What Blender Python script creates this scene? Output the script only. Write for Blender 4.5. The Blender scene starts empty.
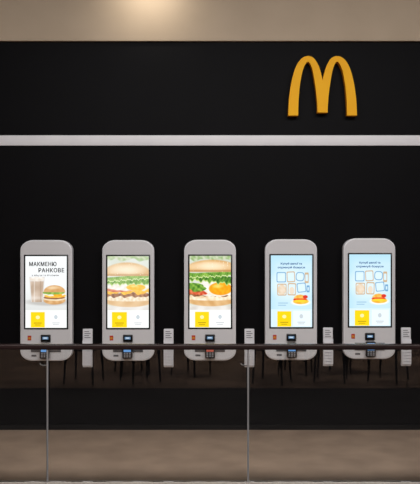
import bpy, bmesh, math, random
import numpy as np
from mathutils import Vector
random.seed(4)
S = bpy.context.scene
COL = S.collection
S.view_settings.view_transform = 'Standard'
D = 7.0; F = 728.0; HZ = 258.0; H = 1.65          # camera distance, focal length in px, horizon row, eye height
def WX(px, d=D): return (px-210.0)*d/F
def WZ(py, d=D): return H-(py-HZ)*d/F

# ---------------------------------------------------------------- materials
def lin(c):
    return tuple(((v/255)/12.92 if v/255 <= .04045 else ((v/255+.055)/1.055)**2.4) for v in c)+(1,)
def pbr(name, c, c2=None, rough=.5, metal=0, scale=8, spec=.5, bump=0, bscale=60, stretch=None):
    m = bpy.data.materials.new(name); m.use_nodes = True
    nt = m.node_tree; b = nt.nodes['Principled BSDF']
    b.inputs['Roughness'].default_value = rough; b.inputs['Metallic'].default_value = metal
    b.inputs['Specular IOR Level'].default_value = spec
    tc = nt.nodes.new('ShaderNodeTexCoord')
    mp = nt.nodes.new('ShaderNodeMapping'); nt.links.new(tc.outputs['Object'], mp.inputs[0])
    if stretch: mp.inputs['Scale'].default_value = stretch
    nz = nt.nodes.new('ShaderNodeTexNoise'); nz.inputs['Scale'].default_value = scale; nz.inputs['Detail'].default_value = 5
    nt.links.new(mp.outputs[0], nz.inputs['Vector'])
    mx = nt.nodes.new('ShaderNodeMix'); mx.data_type = 'RGBA'
    mx.inputs['A'].default_value = lin(c); mx.inputs['B'].default_value = lin(c2 or tuple(v*.93 for v in c))
    rp = nt.nodes.new('ShaderNodeMapRange'); rp.inputs[1].default_value = .3; rp.inputs[2].default_value = .7
    nt.links.new(nz.outputs[0], rp.inputs[0]); nt.links.new(rp.outputs[0], mx.inputs['Factor'])
    nt.links.new(mx.outputs['Result'], b.inputs['Base Color'])
    if bump:
        n2 = nt.nodes.new('ShaderNodeTexNoise'); n2.inputs['Scale'].default_value = bscale; n2.inputs['Detail'].default_value = 4
        nt.links.new(mp.outputs[0], n2.inputs['Vector'])
        bp = nt.nodes.new('ShaderNodeBump'); bp.inputs['Strength'].default_value = bump; bp.inputs['Distance'].default_value = .01
        nt.links.new(n2.outputs[0], bp.inputs['Height']); nt.links.new(bp.outputs[0], b.inputs['Normal'])
    return m
_em = {}
def glow(c, c2=None, scale=40, strength=1.12):
    k = (c, c2, scale, strength)
    if k in _em: return _em[k]
    m = bpy.data.materials.new('display_light'); m.use_nodes = True
    nt = m.node_tree; b = nt.nodes['Principled BSDF']
    b.inputs['Base Color'].default_value = (.01, .01, .01, 1); b.inputs['Roughness'].default_value = .3
    b.inputs['Specular IOR Level'].default_value = .2
    b.inputs['Emission Strength'].default_value = strength
    b.inputs['Emission Color'].default_value = lin(c)
    _em[k] = m
    return m
def picture_mat():
    m = bpy.data.materials.new('display_picture'); m.use_nodes = True
    nt = m.node_tree; b = nt.nodes['Principled BSDF']
    b.inputs['Base Color'].default_value = (.01, .01, .01, 1); b.inputs['Specular IOR Level'].default_value = .2
    a = nt.nodes.new('ShaderNodeVertexColor'); a.layer_name = 'picture'
    nt.links.new(a.outputs['Color'], b.inputs['Emission Color']); b.inputs['Emission Strength'].default_value = 1.1
    return m

M = dict(
    black_wall=pbr('black_wall_panel', (8, 7, 9), (10, 9, 12), .55, scale=3, spec=.08, bump=.04, bscale=40),
    cream=pbr('cream_plaster', (190, 171, 149), (182, 163, 141), .8, scale=2, spec=.2, bump=.04, bscale=90),
    plaster=pbr('pale_plaster', (170, 170, 172), (160, 160, 163), .8, scale=2, spec=.2),
    white=pbr('white_trim_paint', (236, 234, 236), (230, 227, 230), .5, scale=5),
    floor=pbr('brown_concrete_floor', (186, 160, 139), (160, 137, 119), .45, scale=3.2, spec=.3, bump=.04, bscale=30),
    dining=pbr('brown_dining_floor', (176, 146, 124), (108, 88, 74), .6, scale=1.1, spec=.1),
    darkfloor=pbr('dark_floor', (44, 38, 36), (25, 22, 22), .5, scale=1.5, spec=.3),
    base=pbr('black_skirting', (14, 13, 15), None, .5, spec=.2),
    silver=pbr('silver_paint', (236, 235, 238), (232, 231, 234), .36, scale=4),
    face=pbr('grey_face_paint', (216, 214, 216), (212, 210, 212), .42, scale=4),
    plastic=pbr('black_plastic', (16, 16, 18), None, .35),
    gloss=pbr('black_gloss', (8, 8, 10), None, .3, spec=.3),
    grey=pbr('grey_plastic', (92, 92, 96), None, .5),
    print_grey=pbr('grey_print', (120, 122, 128), None, .5),
    key=pbr('pale_keys', (150, 152, 158), None, .5),
    cream_plastic=pbr('white_plastic', (230, 229, 233), (222, 221, 225), .5),
    steel=pbr('brushed_steel', (214, 214, 216), (196, 196, 198), .25, metal=.7, scale=20, stretch=(1, 1, .05)),
    clip=pbr('dark_steel_clip', (120, 118, 118), None, .3, metal=.8),
    alu=pbr('dull_aluminium', (190, 182, 174), None, .4, metal=.3),
    rail=pbr('dark_wood_rail', (46, 29, 29), (36, 25, 25), .25, scale=12, stretch=(.1, 1, 1)),
    yellow=pbr('yellow_acrylic', (255, 186, 0), (253, 180, 0), .5, scale=5, spec=.2),
    yside=pbr('amber_sign_edge', (228, 140, 4), None, .5, spec=.2),
    red=pbr('red_sticker', (190, 40, 40), None, .5),
    yel2=pbr('yellow_sticker', (240, 190, 40), None, .5),
    dark=pbr('dark_chair', (18, 17, 17), None, .6),
)
M['picture'] = picture_mat()
def glass_mat():
    m = bpy.data.materials.new('clear_glass'); m.use_nodes = True; nt = m.node_tree
    nt.nodes.clear()
    o = nt.nodes.new('ShaderNodeOutputMaterial'); mx = nt.nodes.new('ShaderNodeMixShader')
    t = nt.nodes.new('ShaderNodeBsdfTransparent'); t.inputs[0].default_value = (.965, .97, .968, 1)
    g = nt.nodes.new('ShaderNodeBsdfGlossy'); g.inputs['Roughness'].default_value = .0
    f = nt.nodes.new('ShaderNodeFresnel'); f.inputs[0].default_value = 1.5
    nt.links.new(f.outputs[0], mx.inputs[0]); nt.links.new(t.outputs[0], mx.inputs[1]); nt.links.new(g.outputs[0], mx.inputs[2])
    nt.links.new(mx.outputs[0], o.inputs[0])
    return m
M['glass'] = glass_mat()

# ---------------------------------------------------------------- mesh helpers
def link(name, me, mats, parent=None, smooth=False):
    for m in (mats if isinstance(mats, (list, tuple)) else [mats]): me.materials.append(m)
    o = bpy.data.objects.new(name, me); COL.objects.link(o)
    if parent: o.parent = parent
    if smooth:
        for p in me.polygons: p.use_smooth = True
        me.set_sharp_from_angle(angle=math.radians(35))
    return o
def fin(name, bm, mats, parent=None, smooth=False):
    bmesh.ops.recalc_face_normals(bm, faces=bm.faces)
    me = bpy.data.meshes.new(name); bm.to_mesh(me); bm.free()
    return link(name, me, mats, parent, smooth)
def add_box(bm, x0, x1, y0, y1, z0, z1, bev=0, mi=0):
    r = bmesh.ops.create_cube(bm, size=1)
    for v in r['verts']:
        v.co = Vector(((x0+x1)/2+v.co.x*(x1-x0), (y0+y1)/2+v.co.y*(y1-y0), (z0+z1)/2+v.co.z*(z1-z0)))
    fs = {f for v in r['verts'] for f in v.link_faces}
    for f in fs: f.material_index = mi
    if bev:
        es = {e for f in fs for e in f.edges}
        bmesh.ops.bevel(bm, geom=list(es), offset=bev, segments=2, affect='EDGES', profile=.5)
def box(name, dims, mat, parent=None, bev=0):
    bm = bmesh.new(); add_box(bm, *dims, bev=bev); return fin(name, bm, mat, parent, bool(bev))
def add_tube(bm, p0, p1, r, n=12, r2=None):
    p0 = Vector(p0); p1 = Vector(p1); d = p1-p0
    q = d.to_track_quat('Z', 'Y')
    rings = []
    for p, rr in ((p0, r), (p1, r2 or r)):
        rings.append([bm.verts.new(p+q @ Vector((rr*math.cos(a), rr*math.sin(a), 0))) for a in [2*math.pi*i/n for i in range(n)]])
    for i in range(n):
        bm.faces.new((rings[0][i], rings[0][(i+1) % n], rings[1][(i+1) % n], rings[1][i]))
    bm.faces.new(rings[0]); bm.faces.new(rings[1])
def rrect(w, h, rt, rb, cx=0, cz=0, n=8, ky=1.0):
    """outline of a rounded rectangle; top and bottom corner radii differ; ky squashes the corner vertically"""
    pts = []
    for (sx, sz, r, a0) in ((1, 1, rt, 0), (-1, 1, rt, 90), (-1, -1, rb, 180), (1, -1, rb, 270)):
        ox = cx+sx*(w/2-r); oz = cz+sz*(h/2-r*ky)
        for i in range(n+1):
            a = math.radians(a0+90*i/n)
            pts.append((ox+r*math.cos(a), oz+r*ky*math.sin(a)))
    return pts
def slab(name, w, h, rt, rb, cz, prof, mat, parent, cx=0, ky=1.0):
    bm = bmesh.new(); rings = []
    for ins, y in prof:
        pts = rrect(w-2*ins, h-2*ins, max(rt-ins, .0005), max(rb-ins, .0005), cx, cz, ky=ky)
        rings.append([bm.verts.new((x, y, z)) for x, z in pts])
    n = len(rings[0])
    for a, b in zip(rings, rings[1:]):
        for i in range(n): bm.faces.new((a[i], a[(i+1) % n], b[(i+1) % n], b[i]))
    bm.faces.new(rings[0]); bm.faces.new(rings[-1])
    return fin(name, bm, mat, parent, True)
def empty(name, loc, label=None, cat=None, group=None):
    o = bpy.data.objects.new(name, None); COL.objects.link(o); o.location = loc; o.empty_display_size = .1
    if label: o['label'] = label
    if cat: o['category'] = cat
    if group: o['group'] = group
    return o
def struct(o): o['kind'] = 'structure'; return o
def dup(root, loc, label, rz=0):
    r = root.copy(); COL.objects.link(r); r.location = loc; r.rotation_euler = (0, 0, rz); r['label'] = label
    for ch in list(root.children):
        c = ch.copy(); COL.objects.link(c); c.parent = r
        for g in list(ch.children):
            e = g.copy(); COL.objects.link(e); e.parent = c
    return r
def text(name, body, x, z, w, h, y, mat, parent, bold=0.0, space=1.0):
    """lettering fitted to a w x h box whose centre is x, z; bold thickens the strokes by this many metres"""
    cu = bpy.data.curves.new(name, 'FONT'); cu.body = body; cu.size = 1; cu.space_character = space
    t = bpy.data.objects.new(name, cu); COL.objects.link(t)
    dg = bpy.context.evaluated_depsgraph_get(); dg.update()
    me = bpy.data.meshes.new_from_object(t.evaluated_get(dg))
    bpy.data.objects.remove(t)
    vs = [(v.co.x, v.co.y) for v in me.vertices]; fs = [tuple(p.vertices) for p in me.polygons]
    if not vs: return None
    x0, x1 = min(v[0] for v in vs), max(v[0] for v in vs); y0, y1 = min(v[1] for v in vs), max(v[1] for v in vs)
    V = []; P = []
    offs = [(0, 0)]+([(bold*math.cos(a), bold*math.sin(a)*.7) for a in [math.pi/4*i for i in range(8)]] if bold else [])
    for k, (dx, dz) in enumerate(offs):
        b = len(V)
        V += [(x+((vx-x0)/(x1-x0)-.5)*w+dx, y-k*.00004, z+((vy-y0)/(y1-y0)-.5)*h+dz) for vx, vy in vs]
        P += [tuple(i+b for i in f) for f in fs]
    m2 = bpy.data.meshes.new(name); m2.from_pydata(V, [], P)
    return link(name, m2, mat, parent)

# ---------------------------------------------------------------- setting
WT = WZ(42)       # top of the black wall
S1, S0 = WZ(135.6), WZ(145.8)
CEIL = 4.6
struct(box('wall_back', (-6, 6, 0, .2, 0, S0), M['black_wall']))
struct(box('wall_upper', (-6, 6, -.002, .2, S1, WT), M['black_wall']))
struct(box('trim_1', (-6, 6, -.02, .2, S0, S1), M['white'], bev=.002))
struct(box('wall_bulkhead', (-6, 6, -.04, .2, WT, CEIL), M['cream']))
struct(box('baseboard_back', (-6, 6, -.015, 0, 0, .05), M['base']))
struct(box('floor', (-6, 6, -2.0, .2, -.1, 0), M['floor']))
struct(box('floor_front', (-6, 6, -6.24, -2.0, -.1, 0), M['darkfloor']))
struct(box('floor_dining', (-6, 6, -14, -6.24, -.1, 0), M['dining']))
struct(box('ceiling', (-6, 6, -14, .2, CEIL, CEIL+.1), M['plaster']))
struct(box('wall_left', (-6.2, -6, -14, .2, -.1, CEIL+.1), M['plaster']))
struct(box('wall_right', (6, 6.2, -14, .2, -.1, CEIL+.1), M['plaster']))
struct(box('wall_front', (-6, 6, -14.2, -14, -.1, CEIL+.1), M['plaster']))

# ---------------------------------------------------------------- arch sign
def catmull(pts, k=5):
    out = []
    for i in range(len(pts)-1):
        p0 = pts[max(i-1, 0)]; p1 = pts[i]; p2 = pts[i+1]; p3 = pts[min(i+2, len(pts)-1)]
        for j in range(k):
            t = j/k
            out.append(tuple(.5*((2*p1[a])+(-p0[a]+p2[a])*t+(2*p0[a]-5*p1[a]+4*p2[a]-p3[a])*t*t+(-p0[a]+3*p1[a]-3*p2[a]+p3[a])*t**3) for a in (0, 1)))
    out.append(pts[-1]); return out
def arch_outline(cx=322.6):
    outer = catmull([(288.3, 115.5), (288.7, 104), (290, 91), (292.4, 78), (296.2, 66), (301.8, 58.4), (308.2, 56), (313.8, 58.2), (318, 64.5), (320.8, 72.5), (322.6, 80.5)])
    inner = catmull([(298.2, 115.5), (298.4, 104), (299.3, 91), (300.9, 79), (303.6, 68), (307.9, 61.6), (311.7, 67), (314.1, 78), (316.2, 92), (317.2, 103), (317.6, 112.5)])
    o = [(x-cx, y) for x, y in outer]; i = [(x-cx, y) for x, y in inner]
    pts = o + [(-x, y) for x, y in reversed(o[:-1])] + [(-x, y) for x, y in i] + list(reversed(i))
    return pts
def arch_mesh(scale, y0, y1, ztop):
    bm = bmesh.new()
    pts = arch_outline()
    def ring(y): return [bm.verts.new((x*scale, y, (ztop-py)*scale)) for x, py in pts]
    a = ring(y0); b = ring(y1); n = len(a)
    for i in range(n):
        f = bm.faces.new((a[i], a[(i+1) % n], b[(i+1) % n], b[i])); f.material_index = 1
    f = bm.faces.new(b); g = bm.faces.new(list(reversed(a)))
    bmesh.ops.triangulate(bm, faces=[f, g])
    return bm
ds = D-.08
sign = empty('arch_sign', (WX(322.6, ds), -.002, WZ(115.5, ds)), 'large yellow double arch letter sign mounted on the black wall above the white strip', 'sign')
fin('letter_face', arch_mesh(ds/F, -.08, -.070, 115.5), [M['yellow'], M['yellow']], sign)
fin('letter_return', arch_mesh(ds/F, -.0695, -.015, 115.5), [M['yside'], M['yside']], sign)
for x, z in ((-.28, .1), (.28, .1), (0, .08), (-.139, .52), (.139, .52)):
    bm = bmesh.new(); add_tube(bm, (x, .0, z), (x, -.015, z), .008); fin('standoff', bm, M['steel'], sign)

# ---------------------------------------------------------------- kiosks
DF = D-.12; SF = DF/F        # plane of the kiosk fronts
def kx(p): return p*SF                   # p = px from kiosk centre
def kz(py): return (361-py)*SF
class Flat:
    """flat picture on a display: stacked coloured shapes in one mesh"""
    def __init__(s, y=-.1262): s.bm = bmesh.new(); s.m = []; s.y = y
    def poly(s, pts, mat, clip=True):
        if mat not in s.m: s.m.append(mat)
        if clip: pts = [(min(max(x, -20.4), 20.8), min(max(y, 256.2), 327.8)) for x, y in pts]
        vs = [s.bm.verts.new((kx(x), s.y, kz(y))) for x, y in pts]
        f = s.bm.faces.new(vs); f.material_index = s.m.index(mat)
        bmesh.ops.triangulate(s.bm, faces=[f]); s.y -= .00012
    def rect(s, x0, x1, y0, y1, mat): s.poly([(x0, y0), (x1, y0), (x1, y1), (x0, y1)], mat)
    def ell(s, cx, cy, rx, ry, mat, n=28):
        s.poly([(cx+rx*math.cos(6.2832*i/n), cy-ry*math.sin(6.2832*i/n)) for i in range(n)], mat)
    def build(s, name, parent): return fin(name, s.bm, s.m, parent)

class Paint:
    """a soft-edged painted picture stored as colours on a fine flat grid (the photo shown on a display)"""
    def __init__(s, x0, x1, y0, y1, seed=1, k=3.4):
        s.b = (x0, x1, y0, y1); s.nx = int((x1-x0)*k)+1; s.ny = int((y1-y0)*k)+1
        s.X, s.Y = np.meshgrid(np.linspace(x0, x1, s.nx), np.linspace(y0, y1, s.ny))
        s.I = np.zeros(s.X.shape+(3,)); s.r = np.random.RandomState(seed)
    def noise(s, f, ay=1.0, n=9):
        o = np.zeros_like(s.X)
        for i in range(n):
            a = s.r.uniform(0, 6.28); k = f*s.r.uniform(.5, 1.6)
            o += np.sin(s.X*math.cos(a)*k+s.Y*math.sin(a)*k*ay+s.r.uniform(0, 6.28))
        return o/n*1.5
    def put(s, m, c, c2=None, n=None):
        m = np.clip(m, 0, 1)[..., None]; col = np.array(c, float)[None, None, :]*np.ones(s.I.shape)
        if c2 is not None:
            t = np.clip(.5+(n if n is not None else s.noise(1.2))*.9, 0, 1)[..., None]
            col = col*(1-t)+np.array(c2, float)*t
        s.I = s.I*(1-m)+col*m
    def ell(s, cx, cy, rx, ry, c, c2=None, n=None, soft=.12, wob=0, rot=0, top=None, bot=None):
        a = math.radians(rot); dx = s.X-cx; dy = s.Y-cy
        u = (dx*math.cos(a)+dy*math.sin(a))/rx; v = (-dx*math.sin(a)+dy*math.cos(a))/ry
        d = np.sqrt(u*u+v*v)+(s.noise(1.0)*wob if wob else 0)
        m = (1-d)/soft+.5
        if top is not None: m = np.minimum(m, (s.Y-top)/.5+.5)
        if bot is not None: m = np.minimum(m, (bot-s.Y)/.5+.5)
        s.put(m, c, c2, n); return np.clip(m, 0, 1), u, v
    def strip(s, yc, half, c, c2=None, x0=-99, x1=99, wave=1.0, f=1.0, tilt=0, n=None, soft=.5):
        yy = yc+tilt*s.X/20+wave*np.sin(s.X*f+s.r.uniform(0, 6))*.6+wave*np.sin(s.X*f*2.3+s.r.uniform(0, 6))*.4
        hh = half*(1+.3*np.sin(s.X*f*1.3+s.r.uniform(0, 6)))
        m = (hh-np.abs(s.Y-yy))/soft+.5
        m = np.minimum(m, np.minimum(s.X-x0, x1-s.X)/.8+.5)
        s.put(m, c, c2, n)
    def frill(s, yc, half, dark, mid, light, tilt=0, f=.8):
        """ruffled leaf edge: dark hollow, mid leaf, bright curled rim"""
        ph = s.r.uniform(0, 6); ph2 = s.r.uniform(0, 6)
        w = np.sin(s.X*f+ph)*.7+np.sin(s.X*f*2.1+ph2)*.5
        yy = s.Y-yc-tilt*s.X/20
        m = np.minimum((yy+half)/.6+.5, (half*(.8+.35*w)-yy)/.5+.5)
        s.put(m, mid, dark, s.noise(1.1, .8))
        rim = 1-np.abs(yy-half*(.7+.35*w))/1.0
        s.put(np.minimum(m*1.5, rim*1.3), light)
        vein = 1-np.abs(np.sin(s.X*f*1.5+yy*.5+ph2))/.35
        s.put(np.minimum(m, vein)*.45, light)
    def build(s, name, parent, y):
        ny, nx = s.X.shape
        vs = [(kx(a), y, kz(b)) for a, b in zip(s.X.ravel(), s.Y.ravel())]
        fs = [(j*nx+i, (j+1)*nx+i, (j+1)*nx+i+1, j*nx+i+1) for j in range(ny-1) for i in range(nx-1)]
        me = bpy.data.meshes.new(name); me.from_pydata(vs, [], fs)
        ca = me.color_attributes.new('picture', 'FLOAT_COLOR', 'POINT')
        c = np.clip(s.I, 0, 255)/255; c = np.where(c <= .04045, c/12.92, ((c+.055)/1.055)**2.4)
        rgba = np.concatenate([c, np.ones(c.shape[:2]+(1,))], 2).reshape(-1)
        ca.data.foreach_set('color', rgba.astype(np.float32))
        return link(name, me, M['picture'], parent)

def tiles(scr, tx0, tx1, blue=False):
    f = Flat()
    f.rect(-20.4, 20.8, 309.5, 327.8, glow((216, 238, 247) if blue else (242, 244, 242)))
    f.rect(2, 19, 311.5, 327, glow((234, 246, 250) if blue else (250, 251, 250)))
    f.rect(6, 14, 322.5, 323.2, glow((180, 186, 192))); f.rect(7, 13, 324.3, 324.9, glow((180, 186, 192)))
    f.ell(10, 317, 1.8, 2.2, glow((200, 210, 216)))
    f.build('tile_strip', scr)
    g = Flat(-.1275)
    g.rect(tx0, tx1, 312, 327.4, glow((252, 214, 10)))
    g.rect(tx0+3, tx1-3, 322.6, 323.3, glow((150, 120, 10))); g.rect(tx0+4, tx1-4, 324.6, 325.2, glow((150, 120, 10)))
    g.ell((tx0+tx1)/2, 317.3, 2.0, 1.8, glow((255, 240, 170)))
    g.build('yellow_tile', scr)

def sandwich(p, cx, cy, s, pale=0.0):
    """egg muffin sandwich painted around cx, cy, half width 12*s"""
    def c(*v): return tuple(a+(240-a)*pale for a in v)
    p.ell(cx, cy+6.0*s, 11.6*s, 4.6*s, c(202, 146, 86), c(226, 178, 120), top=cy+4*s)
    p.ell(cx, cy+4.6*s, 11.4*s, 2.0*s, c(250, 236, 208), c(236, 210, 166))
    p.ell(cx, cy+3.0*s, 11.6*s, 2.0*s, c(126, 78, 46), c(164, 106, 64), wob=.1)
    p.ell(cx+.5*s, cy+1.2*s, 11.8*s, 2.2*s, c(250, 176, 36), c(252, 204, 84), wob=.12)
    p.ell(cx, cy-.4*s, 11.0*s, 2.1*s, c(252, 250, 240), c(238, 230, 208), wob=.1)
    p.ell(cx+3.5*s, cy+.3*s, 4.6*s, 2.0*s, c(252, 168, 20), c(254, 196, 60))
    p.ell(cx-1*s, cy-2.0*s, 12.2*s, 1.9*s, c(96, 148, 44), c(168, 200, 92), wob=.18)
    m, u, v = p.ell(cx, cy-3.0*s, 11.4*s, 7.0*s, c(206, 148, 86), c(222, 172, 112), bot=cy-2.6*s, soft=.08)
    p.put(m*np.clip(1-((u+.15)**2/.5+(v+.62)**2/.1), 0, 1)*.8, c(246, 220, 178))

def picture_combo(scr):
    p = Paint(-20.4, 20.8, 256.2, 310, 3)
    p.put(np.ones_like(p.X), (242, 245, 246)); p.put((p.Y-284)/30, (220, 222, 220))
    p.ell(2, 302, 21, 3.6, (194, 192, 188), soft=.5)
    # glass of pale latte
    t = (p.Y-277)/25; half = 7.8-1.8*t
    gx = -8.8
    inside = np.minimum((half-np.abs(p.X-gx))/.5+.5, np.minimum((p.Y-276.8)/.5, (302-p.Y)/.5)+.5)
    p.put(inside, (224, 221, 218)); ins2 = np.minimum(inside, ((half-.8)-np.abs(p.X-gx))/.5+.5)
    p.put(np.minimum(ins2, (p.Y-281)/.6), (214, 194, 176), (190, 166, 144), p.noise(.5))
    p.put(np.minimum(ins2, np.clip(1-np.abs(p.Y-298)/3, 0, 1))*.6, (238, 230, 222))
    p.put(np.minimum(ins2, np.clip(1-np.abs(p.X-gx+2.6)/.9, 0, 1))*.6, (246, 242, 238))
    p.put(np.minimum(ins2, np.clip(1-np.abs(p.X-gx-3.6)/.7, 0, 1))*.5, (160, 132, 110))
    p.ell(gx, 279, 7.4, 2.3, (250, 247, 242), (232, 220, 206))
    sandwich(p, 8.6, 294.6, .94, .06)
    p.build('food_picture', scr, -.1268)
    dk = glow((18, 18, 22))
    text('title_text', 'МАКМЕНЮ', kx(-2.9), kz(264.0), kx(27), kx(4.2), -.1285, dk, scr, .0015, 1.12)
    text('title_text', 'РАНКОВЕ', kx(5.6), kz(270.2), kx(25.5), kx(4.2), -.1285, dk, scr, .0015, 1.12)
    text('caption_text', 'з яйцем та беконом', kx(-.5), kz(275.4), kx(27), kx(2.0), -.1285, glow((70, 70, 76)), scr, .0005, 1.1)

def picture_burger(scr, pale):
    p = Paint(-20.4, 20.8, 256.2, 310, 11 if pale else 5, 3.8)
    one = np.ones_like(p.X); k = .24 if pale else 0; o = 0 if pale else -2.5
    def g(*v): return tuple(a+(246-a)*k for a in v)
    p.put(one, g(224, 228, 220), g(206, 214, 198), p.noise(.15))
    p.strip(257.8, 2.2, g(150, 182, 116), g(206, 214, 184), wave=1.2, f=.3, soft=1.2)
    # toasted bottom half, cut side up, on white paper
    p.put((p.Y-304)/3, g(238, 234, 228), g(218, 212, 204), p.noise(.4))
    p.ell(1, 299+o*.2, 27, 8.0, g(214, 164, 104), g(232, 192, 138), top=297+o*.2, n=p.noise(.5))
    p.ell(1, 298.4+o*.2, 26.5, 3.0, g(253, 242, 216), g(232, 204, 160), soft=.2)
    # patty, cheese, bacon, egg
    p.strip(295+o*.2, 1.9, g(112, 62, 36), g(172, 108, 66), wave=.8, f=.5, soft=.6)
    p.strip(291.8+o*.3, 1.9, g(252, 196, 50), g(244, 168, 36), wave=1.4, f=.4, soft=.6)
    if pale:
        p.ell(-9, 289.5, 14, 2.6, g(196, 80, 52), g(226, 130, 92), wob=.16)
        p.ell(1, 287.2, 22, 3.6, g(254, 252, 246), g(236, 228, 208), wob=.12)
        m, u, v = p.ell(8, 287.4, 9.5, 3.3, g(252, 172, 24), g(254, 192, 52))
        p.put(m*np.clip(1-((u+.2)**2/.3+(v+.4)**2/.2), 0, 1)*.8, (255, 232, 150))
        p.frill(282.0, 3.2, g(66, 122, 34), g(120, 170, 58), g(206, 226, 140), f=.75)
        p.frill(278.4, 2.4, g(88, 142, 44), g(150, 192, 82), g(224, 236, 172), tilt=-1.5, f=.95)
        m, u, v = p.ell(-1, 277, 25.5, 14.5, g(214, 160, 98), g(226, 182, 122), bot=276.0, n=p.noise(.3), soft=.1)
    else:
        p.ell(6, 288.6, 22, 8.2, (255, 253, 247), (238, 232, 216), wob=.07)
        m, u, v = p.ell(10.5, 289.0, 11.5, 6.4, (252, 158, 8), (254, 180, 26), soft=.12)
        p.put(m*np.clip(1-((u+.25)**2/.3+(v+.4)**2/.16), 0, 1)*.9, (255, 228, 120))
        p.put(m*np.clip(((u*u+v*v)-.6)*2, 0, 1)*.4, (226, 120, 0))
        p.ell(-13, 292.6, 10, 2.4, (206, 66, 36), (236, 128, 84), wob=.16, rot=6)
        p.ell(-14, 287.6, 9.5, 4.0, (62, 120, 30), (150, 194, 74), wob=.2, rot=10)
        p.frill(279.2, 4.2, (48, 104, 26), (104, 160, 48), (204, 226, 128), tilt=2.0, f=.7)
        p.frill(275.2, 2.6, (76, 134, 36), (142, 188, 72), (222, 236, 164), tilt=-1.0, f=.95)
        m, u, v = p.ell(2, 272.6, 29, 12.5, (216, 162, 98), (230, 188, 128), bot=272.2, n=p.noise(.3), soft=.1)
    p.put(m*np.clip(1-((u+.05)**2/.8+(v+.5)**2/.2), 0, 1)*.95, g(252, 234, 200))
    p.put(m*np.clip(1-np.abs(p.Y-(275 if pale else 271.2))/1.6, 0, 1)*.6, g(166, 106, 54))
    sd = np.clip(p.noise(2.2)-.55, 0, 1)*3
    p.put(m*sd*.5, g(250, 244, 226))
    p.build('food_picture', scr, -.1268)

def picture_offer(scr):
    p = Paint(-20.4, 20.8, 256.2, 310, 8)
    p.put(np.ones_like(p.X), (202, 233, 246)); p.put((266-p.Y)/14, (172, 222, 243)); p.put((-13-p.X)/10, (184, 226, 243))
    p.ell(0, 285, 20, 15, (220, 241, 249), soft=.5)
    bl = (104, 160, 204); tn = (206, 170, 130)
    def ring(cx, cy, w, h, col, rot=0, t=.55, e=9):
        a = math.radians(rot); dx = p.X-cx; dy = p.Y-cy
        u = np.abs(dx*math.cos(a)+dy*math.sin(a))/w; v = np.abs(-dx*math.sin(a)+dy*math.cos(a))/h
        d = (u**e+v**e)**(1/e); r = (d-1)*min(w, h)
        p.put((t-np.abs(r+t*.5))/.4, col)
    ring(-10, 278, 4.6, 5.0, bl, 0); ring(-.4, 277.6, 4.0, 5.2, tn, -3); ring(8.8, 277.4, 4.2, 4.4, bl, 4, e=3); ring(15.4, 278.6, 1.9, 5.0, tn, 0)
    p.ell(-9.4, 290.6, 4.2, 5.4, (228, 206, 178), (238, 222, 202)); ring(-9.4, 290.4, 4.6, 5.8, tn, 0)
    ring(.6, 290, 4.0, 6.0, tn, 2); p.ell(.6, 291.4, 2.4, 3.8, (236, 220, 200)); ring(10.2, 288.4, 4.4, 4.6, bl, -6); ring(16.8, 289.6, 1.4, 3.2, bl, 0)
    p.ell(9.5, 303, 9.5, 3.3, (250, 252, 252), soft=.3); p.ell(9.6, 302.2, 7.8, 2.7, (248, 176, 40), (252, 204, 76), soft=.2)
    p.ell(8.8, 300.4, 7.0, 2.1, (220, 48, 28), (238, 84, 44), wob=.1, soft=.2); p.ell(9.2, 301.6, 6.6, 1.1, (255, 218, 50))
    p.ell(8.8, 299.2, 6.2, 3.8, (242, 172, 60), (252, 206, 110), bot=299.2, soft=.15); p.ell(14, 297.6, 2.4, 1.7, (220, 50, 34), soft=.3)
    for yy, x1 in ((303.8, -3), (306, -5)): p.put(np.minimum((.5-np.abs(p.Y-yy))/.5, np.minimum(p.X+13.5, x1-p.X)), (116, 164, 200))
    p.build('offer_picture', scr, -.1268)
    dk = glow((34, 86, 146))
    text('title_text', 'Купуй напої та', kx(0), kz(264.6), kx(21), kx(2.5), -.1292, dk, scr, .0011)
    text('title_text', 'отримуй бонуси', kx(0), kz(268.4), kx(27), kx(2.5), -.1292, dk, scr, .0011)

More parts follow.
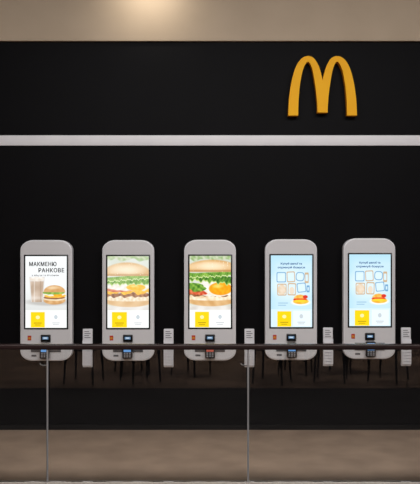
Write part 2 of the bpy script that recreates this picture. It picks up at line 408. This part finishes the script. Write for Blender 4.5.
def kiosk(cx, dy, kind, label, t0, t1):
    k = empty('order_kiosk', (WX(cx, DF), -.001, WZ(361-dy, DF)), label, 'kiosk', 'self-service kiosks in a row on the black wall')
    h = 121*SF; w = 52*SF; c = h/2
    box('wall_mount', (-.17, .17, -.03, 0, .15, 1.0), M['plastic'], k)
    slab('body', w, h, 13*SF, 12*SF, c, [(.012, -.03), (.003, -.034), (0, -.042), (0, -.104), (.0025, -.113), (.009, -.118), (.012, -.1185)], M['silver'], k, ky=.8)
    slab('face_plate', w-.022, h-.022, 12*SF, 11*SF, c, [(0, -.1180), (0, -.1195), (.0012, -.1205)], M['face'], k, ky=.8)
    bz = slab('screen', 44.2*SF, 74.6*SF, .006, .006, kz(292), [(0, -.1195), (0, -.1235), (.0015, -.1245)], M['gloss'], k, cx=kx(.2))
    f = Flat(-.1253); f.rect(-20.4, 20.8, 256.2, 327.8, glow((238, 242, 242))); f.build('display_panel', bz)
    tiles(bz, t0, t1, kind == 'offer')
    {'combo': picture_combo, 'burger_pale': lambda s: picture_burger(s, True), 'burger': lambda s: picture_burger(s, False), 'offer': picture_offer}[kind](bz)
    # emblem sticker
    st = box('emblem_sticker', (kx(-18.3), kx(-14.7), -.1222, -.1202, kz(340.4), kz(335.6)), M['red'], k)
    am = arch_mesh(.026/70, -.1228, -.1223, 115.5)
    for v in am.verts: v.co.x += kx(-16.5); v.co.z += kz(339.4)
    fin('emblem', am, [M['yel2'], M['yel2']], st)
    # scanner window
    sc = box('code_scanner', (kx(-4.8), kx(4.8), -.140, -.1200, kz(341.6), kz(334.6)), M['plastic'], k, .004)
    box('scanner_glass', (kx(-3.8), kx(3.8), -.1415, -.1395, kz(340.6), kz(335.6)), M['gloss'], sc)
    f = Flat(-.1422)
    f.poly([(-3.0, 336.6), (2.8, 336.6), (2.8, 339.2), (-3.0, 339.2)], glow((96, 128, 160)), False)
    f.poly([(-2.0, 337.3), (1.6, 337.3), (1.6, 338.3), (-2.0, 338.3)], glow((196, 210, 222)), False)
    f.build('scanner_light', sc)
    # receipt slot
    rs = box('receipt_slot', (kx(-15), kx(15), -.128, -.120, kz(352), kz(344.5)), M['grey'], k, .003)
    box('slot_opening', (kx(-13), kx(13), -.1295, -.1275, kz(349.5), kz(347.2)), M['plastic'], rs)
    # card terminal on its bracket
    box('terminal_bracket', (kx(-3.5), kx(3.5), -.155, -.119, kz(357), kz(345)), M['plastic'], k, .003)
    t = slab('card_terminal', 10*SF, 15*SF, .012, .014, kz(350.5), [(.004, -.152), (0, -.156), (0, -.176), (.004, -.182)], M['plastic'], k)
    f = Flat(-.1828)
    f.poly([(-3.6, 344.2), (3.6, 344.2), (3.6, 351.2), (-3.6, 351.2)], glow((96, 148, 206) if kind != 'burger' else (170, 80, 66)), False)
    f.build('terminal_display', t)
    bm = bmesh.new()
    for r in range(3):
        for q in range(3):
            x = kx(-2.6+q*2.6); z = kz(352.5+r*1.7)
            add_box(bm, x-.008, x+.008, -.1845, -.1815, z-.005, z+.005)
    fin('keypad', bm, M['key'], t)
    box('badge', (kx(-14.5), kx(-9.5), -.1222, -.1202, kz(356.6), kz(354.8)), M['grey'], k)
    return k
kiosk(46, 0, 'combo', 'grey rounded kiosk whose white screen shows a coffee cup, a sandwich and bold lettering', -15, -1)
kiosk(128, 0, 'burger_pale', 'grey rounded kiosk showing a pale washed-out burger picture, second from the left', -16, -1)
kiosk(210, .3, 'burger', 'grey rounded kiosk showing a strongly coloured close-up of a burger, middle of the row', -15, -1)
kiosk(291.2, .8, 'offer', 'grey rounded kiosk with light blue icon screen, directly beside the burger-picture kiosks', -14, 0)
kiosk(369.6, 1.8, 'offer', 'grey rounded kiosk with light blue icon screen, rightmost of the row', -15, -.5)

# ---------------------------------------------------------------- marker racks between the kiosks
def rack(px, label):
    dd = D-.03; s = dd/F
    r = empty('marker_rack', (WX(px, dd), -.001, WZ(367.5, dd)), label, 'rack', 'narrow white racks beside the kiosks')
    w = 9.8*s/2; hh = 38.5*s
    slab('backplate', 2*w, hh, .008, .008, hh/2, [(0, 0), (0, -.010), (.002, -.012)], M['cream_plastic'], r)
    for sx in (-1, 1):
        box('side_rail', (sx*w-(.005 if sx > 0 else 0), sx*w+(.005 if sx < 0 else 0), -.028, -.011, .02, hh-.11), M['cream_plastic'], r, .001)
    for i in range(8):
        z = .020+i*.0285
        bm = bmesh.new()
        add_box(bm, -w+.0055, w-.0055, -.030, -.012, z, z+.012)
        add_box(bm, -w+.0055, w-.0055, -.033, -.030, z, z+.020)
        fin('slot_tray', bm, M['cream_plastic'], r)
    hd = slab('header_plate', 2*w-.010, .088, .005, .005, hh-.052, [(0, -.0115), (0, -.017), (.001, -.018)], M['cream_plastic'], r)
    bm = bmesh.new()
    for i in range(4):
        add_box(bm, -w+.018, w-.018-(.014 if i % 2 else 0), -.0192, -.0178, hh-.086+i*.019, hh-.079+i*.019)
    fin('header_stripe', bm, M['print_grey'], hd)
    return r
L = ['narrow white slotted rack right of the kiosk with the coffee cup screen',
     'narrow white slotted rack between the pale and the vivid burger kiosks',
     'narrow white slotted rack right of the middle kiosk, directly behind a railing post',
     'narrow white slotted rack between the two kiosks with light blue screens',
     'narrow white slotted rack at the far right, past the last kiosk']
r0 = rack(87.3, L[0])
for px, l in zip((168.5, 249.5, 328.3, 406.5), L[1:]):
    dup(r0, (WX(px, D-.03), -.001, r0.location.z+(.012 if px > 300 else 0)), l)

# ---------------------------------------------------------------- glass railing
GD = 5.0; gy = -(D-GD)
rl = empty('glass_railing', (0, gy, 0), 'clear glass railing with dark handrail and slim steel posts in front of the kiosks', 'railing')
box('handrail', (-5.9, 5.9, -.03, .03, WZ(349.4, GD), WZ(344, GD)), M['rail'], rl, .008)
box('base_channel', (-5.9, 5.9, -.035, .035, 0, .114), M['alu'], rl, .004)
pitch = 200*GD/F; x0 = WX(248, GD)
xs = [x0+i*pitch for i in range(-4, 5)]
edges = [-5.88]+[x for x in xs if abs(x) < 5.7]+[5.88]
for a, b in zip(edges, edges[1:]):
    box('glass_panel', (a+.012, b-.012, -.006, .006, .115, WZ(349.4, GD)-.001), M['glass'], rl)
for x in edges[1:-1]:
    bm = bmesh.new()
    add_tube(bm, (x, -.018, .114), (x, -.018, WZ(349.4, GD)), .0072, 12)
    fin('post', bm, M['steel'], rl, True)
    zb = WZ(364, GD); bm = bmesh.new()
    pts = [Vector((x-.05, -.02, zb+.010)), Vector((x-.047, -.024, zb)), Vector((x-.03, -.024, zb-.006)), Vector((x, -.02, zb-.005))]
    for q, e in zip(pts, pts[1:]): add_tube(bm, q, e, .004, 8)
    fin('clip', bm, M['clip'], rl, True)

# ---------------------------------------------------------------- dining chairs on the camera's side, seen mirrored in the glass
def chair():
    c = empty('dining_chair', (0, 0, 0), 'dark dining chair mirrored in the railing glass', 'chair', 'dark chairs mirrored in the glass')
    box('seat', (-.21, .21, -.21, .21, .43, .47), M['dark'], c, .01)
    box('backrest', (-.2, .2, .19, .22, .6, .84), M['dark'], c, .008)
    for sx in (-1, 1):
        for sy in (-1, 1):
            bm = bmesh.new(); add_tube(bm, (sx*.2, sy*.2, 0), (sx*.18, sy*.18, .43), .012, 10, .018)
            if sy > 0: add_tube(bm, (sx*.18, .18, .43), (sx*.18, .205, .8), .014, 10)
            fin('leg', bm, M['dark'], c)
    return c
ch = chair()
LL = 9.7; cy = gy-(LL-GD)
first = True
for px, dy, rz in ((84, 0, .2), (126, -.75, 1.2), (140, -.05, 2.6), (190, -.6, .6), (272, 0, .4), (302, -.75, 1.9), (332, -.1, 3.4), (362, -.9, .9), (390, -.1, 2.2)):
    loc = ((px-210)*LL/F, cy+dy, 0)
    if first: ch.location = loc; ch.rotation_euler = (0, 0, rz); first = False
    else: dup(ch, loc, ch['label'], rz)

# ---------------------------------------------------------------- light
def area(name, loc, rot, sx, sy, e, c=(1, 1, 1)):
    l = bpy.data.lights.new(name, 'AREA'); l.shape = 'RECTANGLE'; l.size = sx; l.size_y = sy; l.energy = e; l.color = c
    o = bpy.data.objects.new(name, l); COL.objects.link(o); o.location = loc; o.rotation_euler = rot; return o
area('kiosk_fill_light', (.5, -3.6, 4.5), (math.radians(22), 0, 0), 6, 1.2, 235, (1, .985, .98))  # added soft overhead light to brighten the kiosks, no ceiling fixture behind it
area('dining_fill_light', (0, -9, 4.5), (0, 0, 0), 9, 3, 380, (1, .94, .89))  # added unseen light, brightens the dining floor mirrored in the glass
l = bpy.data.lights.new('wall_downlight', 'SPOT'); l.energy = 15; l.spot_size = math.radians(130); l.spot_blend = 1; l.color = (1, .93, .8); l.shadow_soft_size = .12
o = bpy.data.objects.new('wall_downlight', l); COL.objects.link(o); o.location = (WX(150), -.5, 4.26); o.rotation_euler = (math.radians(70), 0, 0)
w = bpy.data.worlds.new('world'); S.world = w; w.use_nodes = True
w.node_tree.nodes['Background'].inputs[0].default_value = (.6, .62, .7, 1); w.node_tree.nodes['Background'].inputs[1].default_value = .1

cam = bpy.data.cameras.new('camera'); co = bpy.data.objects.new('camera', cam); COL.objects.link(co)
co.location = (0, -D, H); co.rotation_euler = (math.radians(90), 0, 0)
cam.sensor_fit = 'HORIZONTAL'; cam.sensor_width = 36; cam.lens = F/420*36; cam.shift_y = (HZ-242)/420
S.camera = co
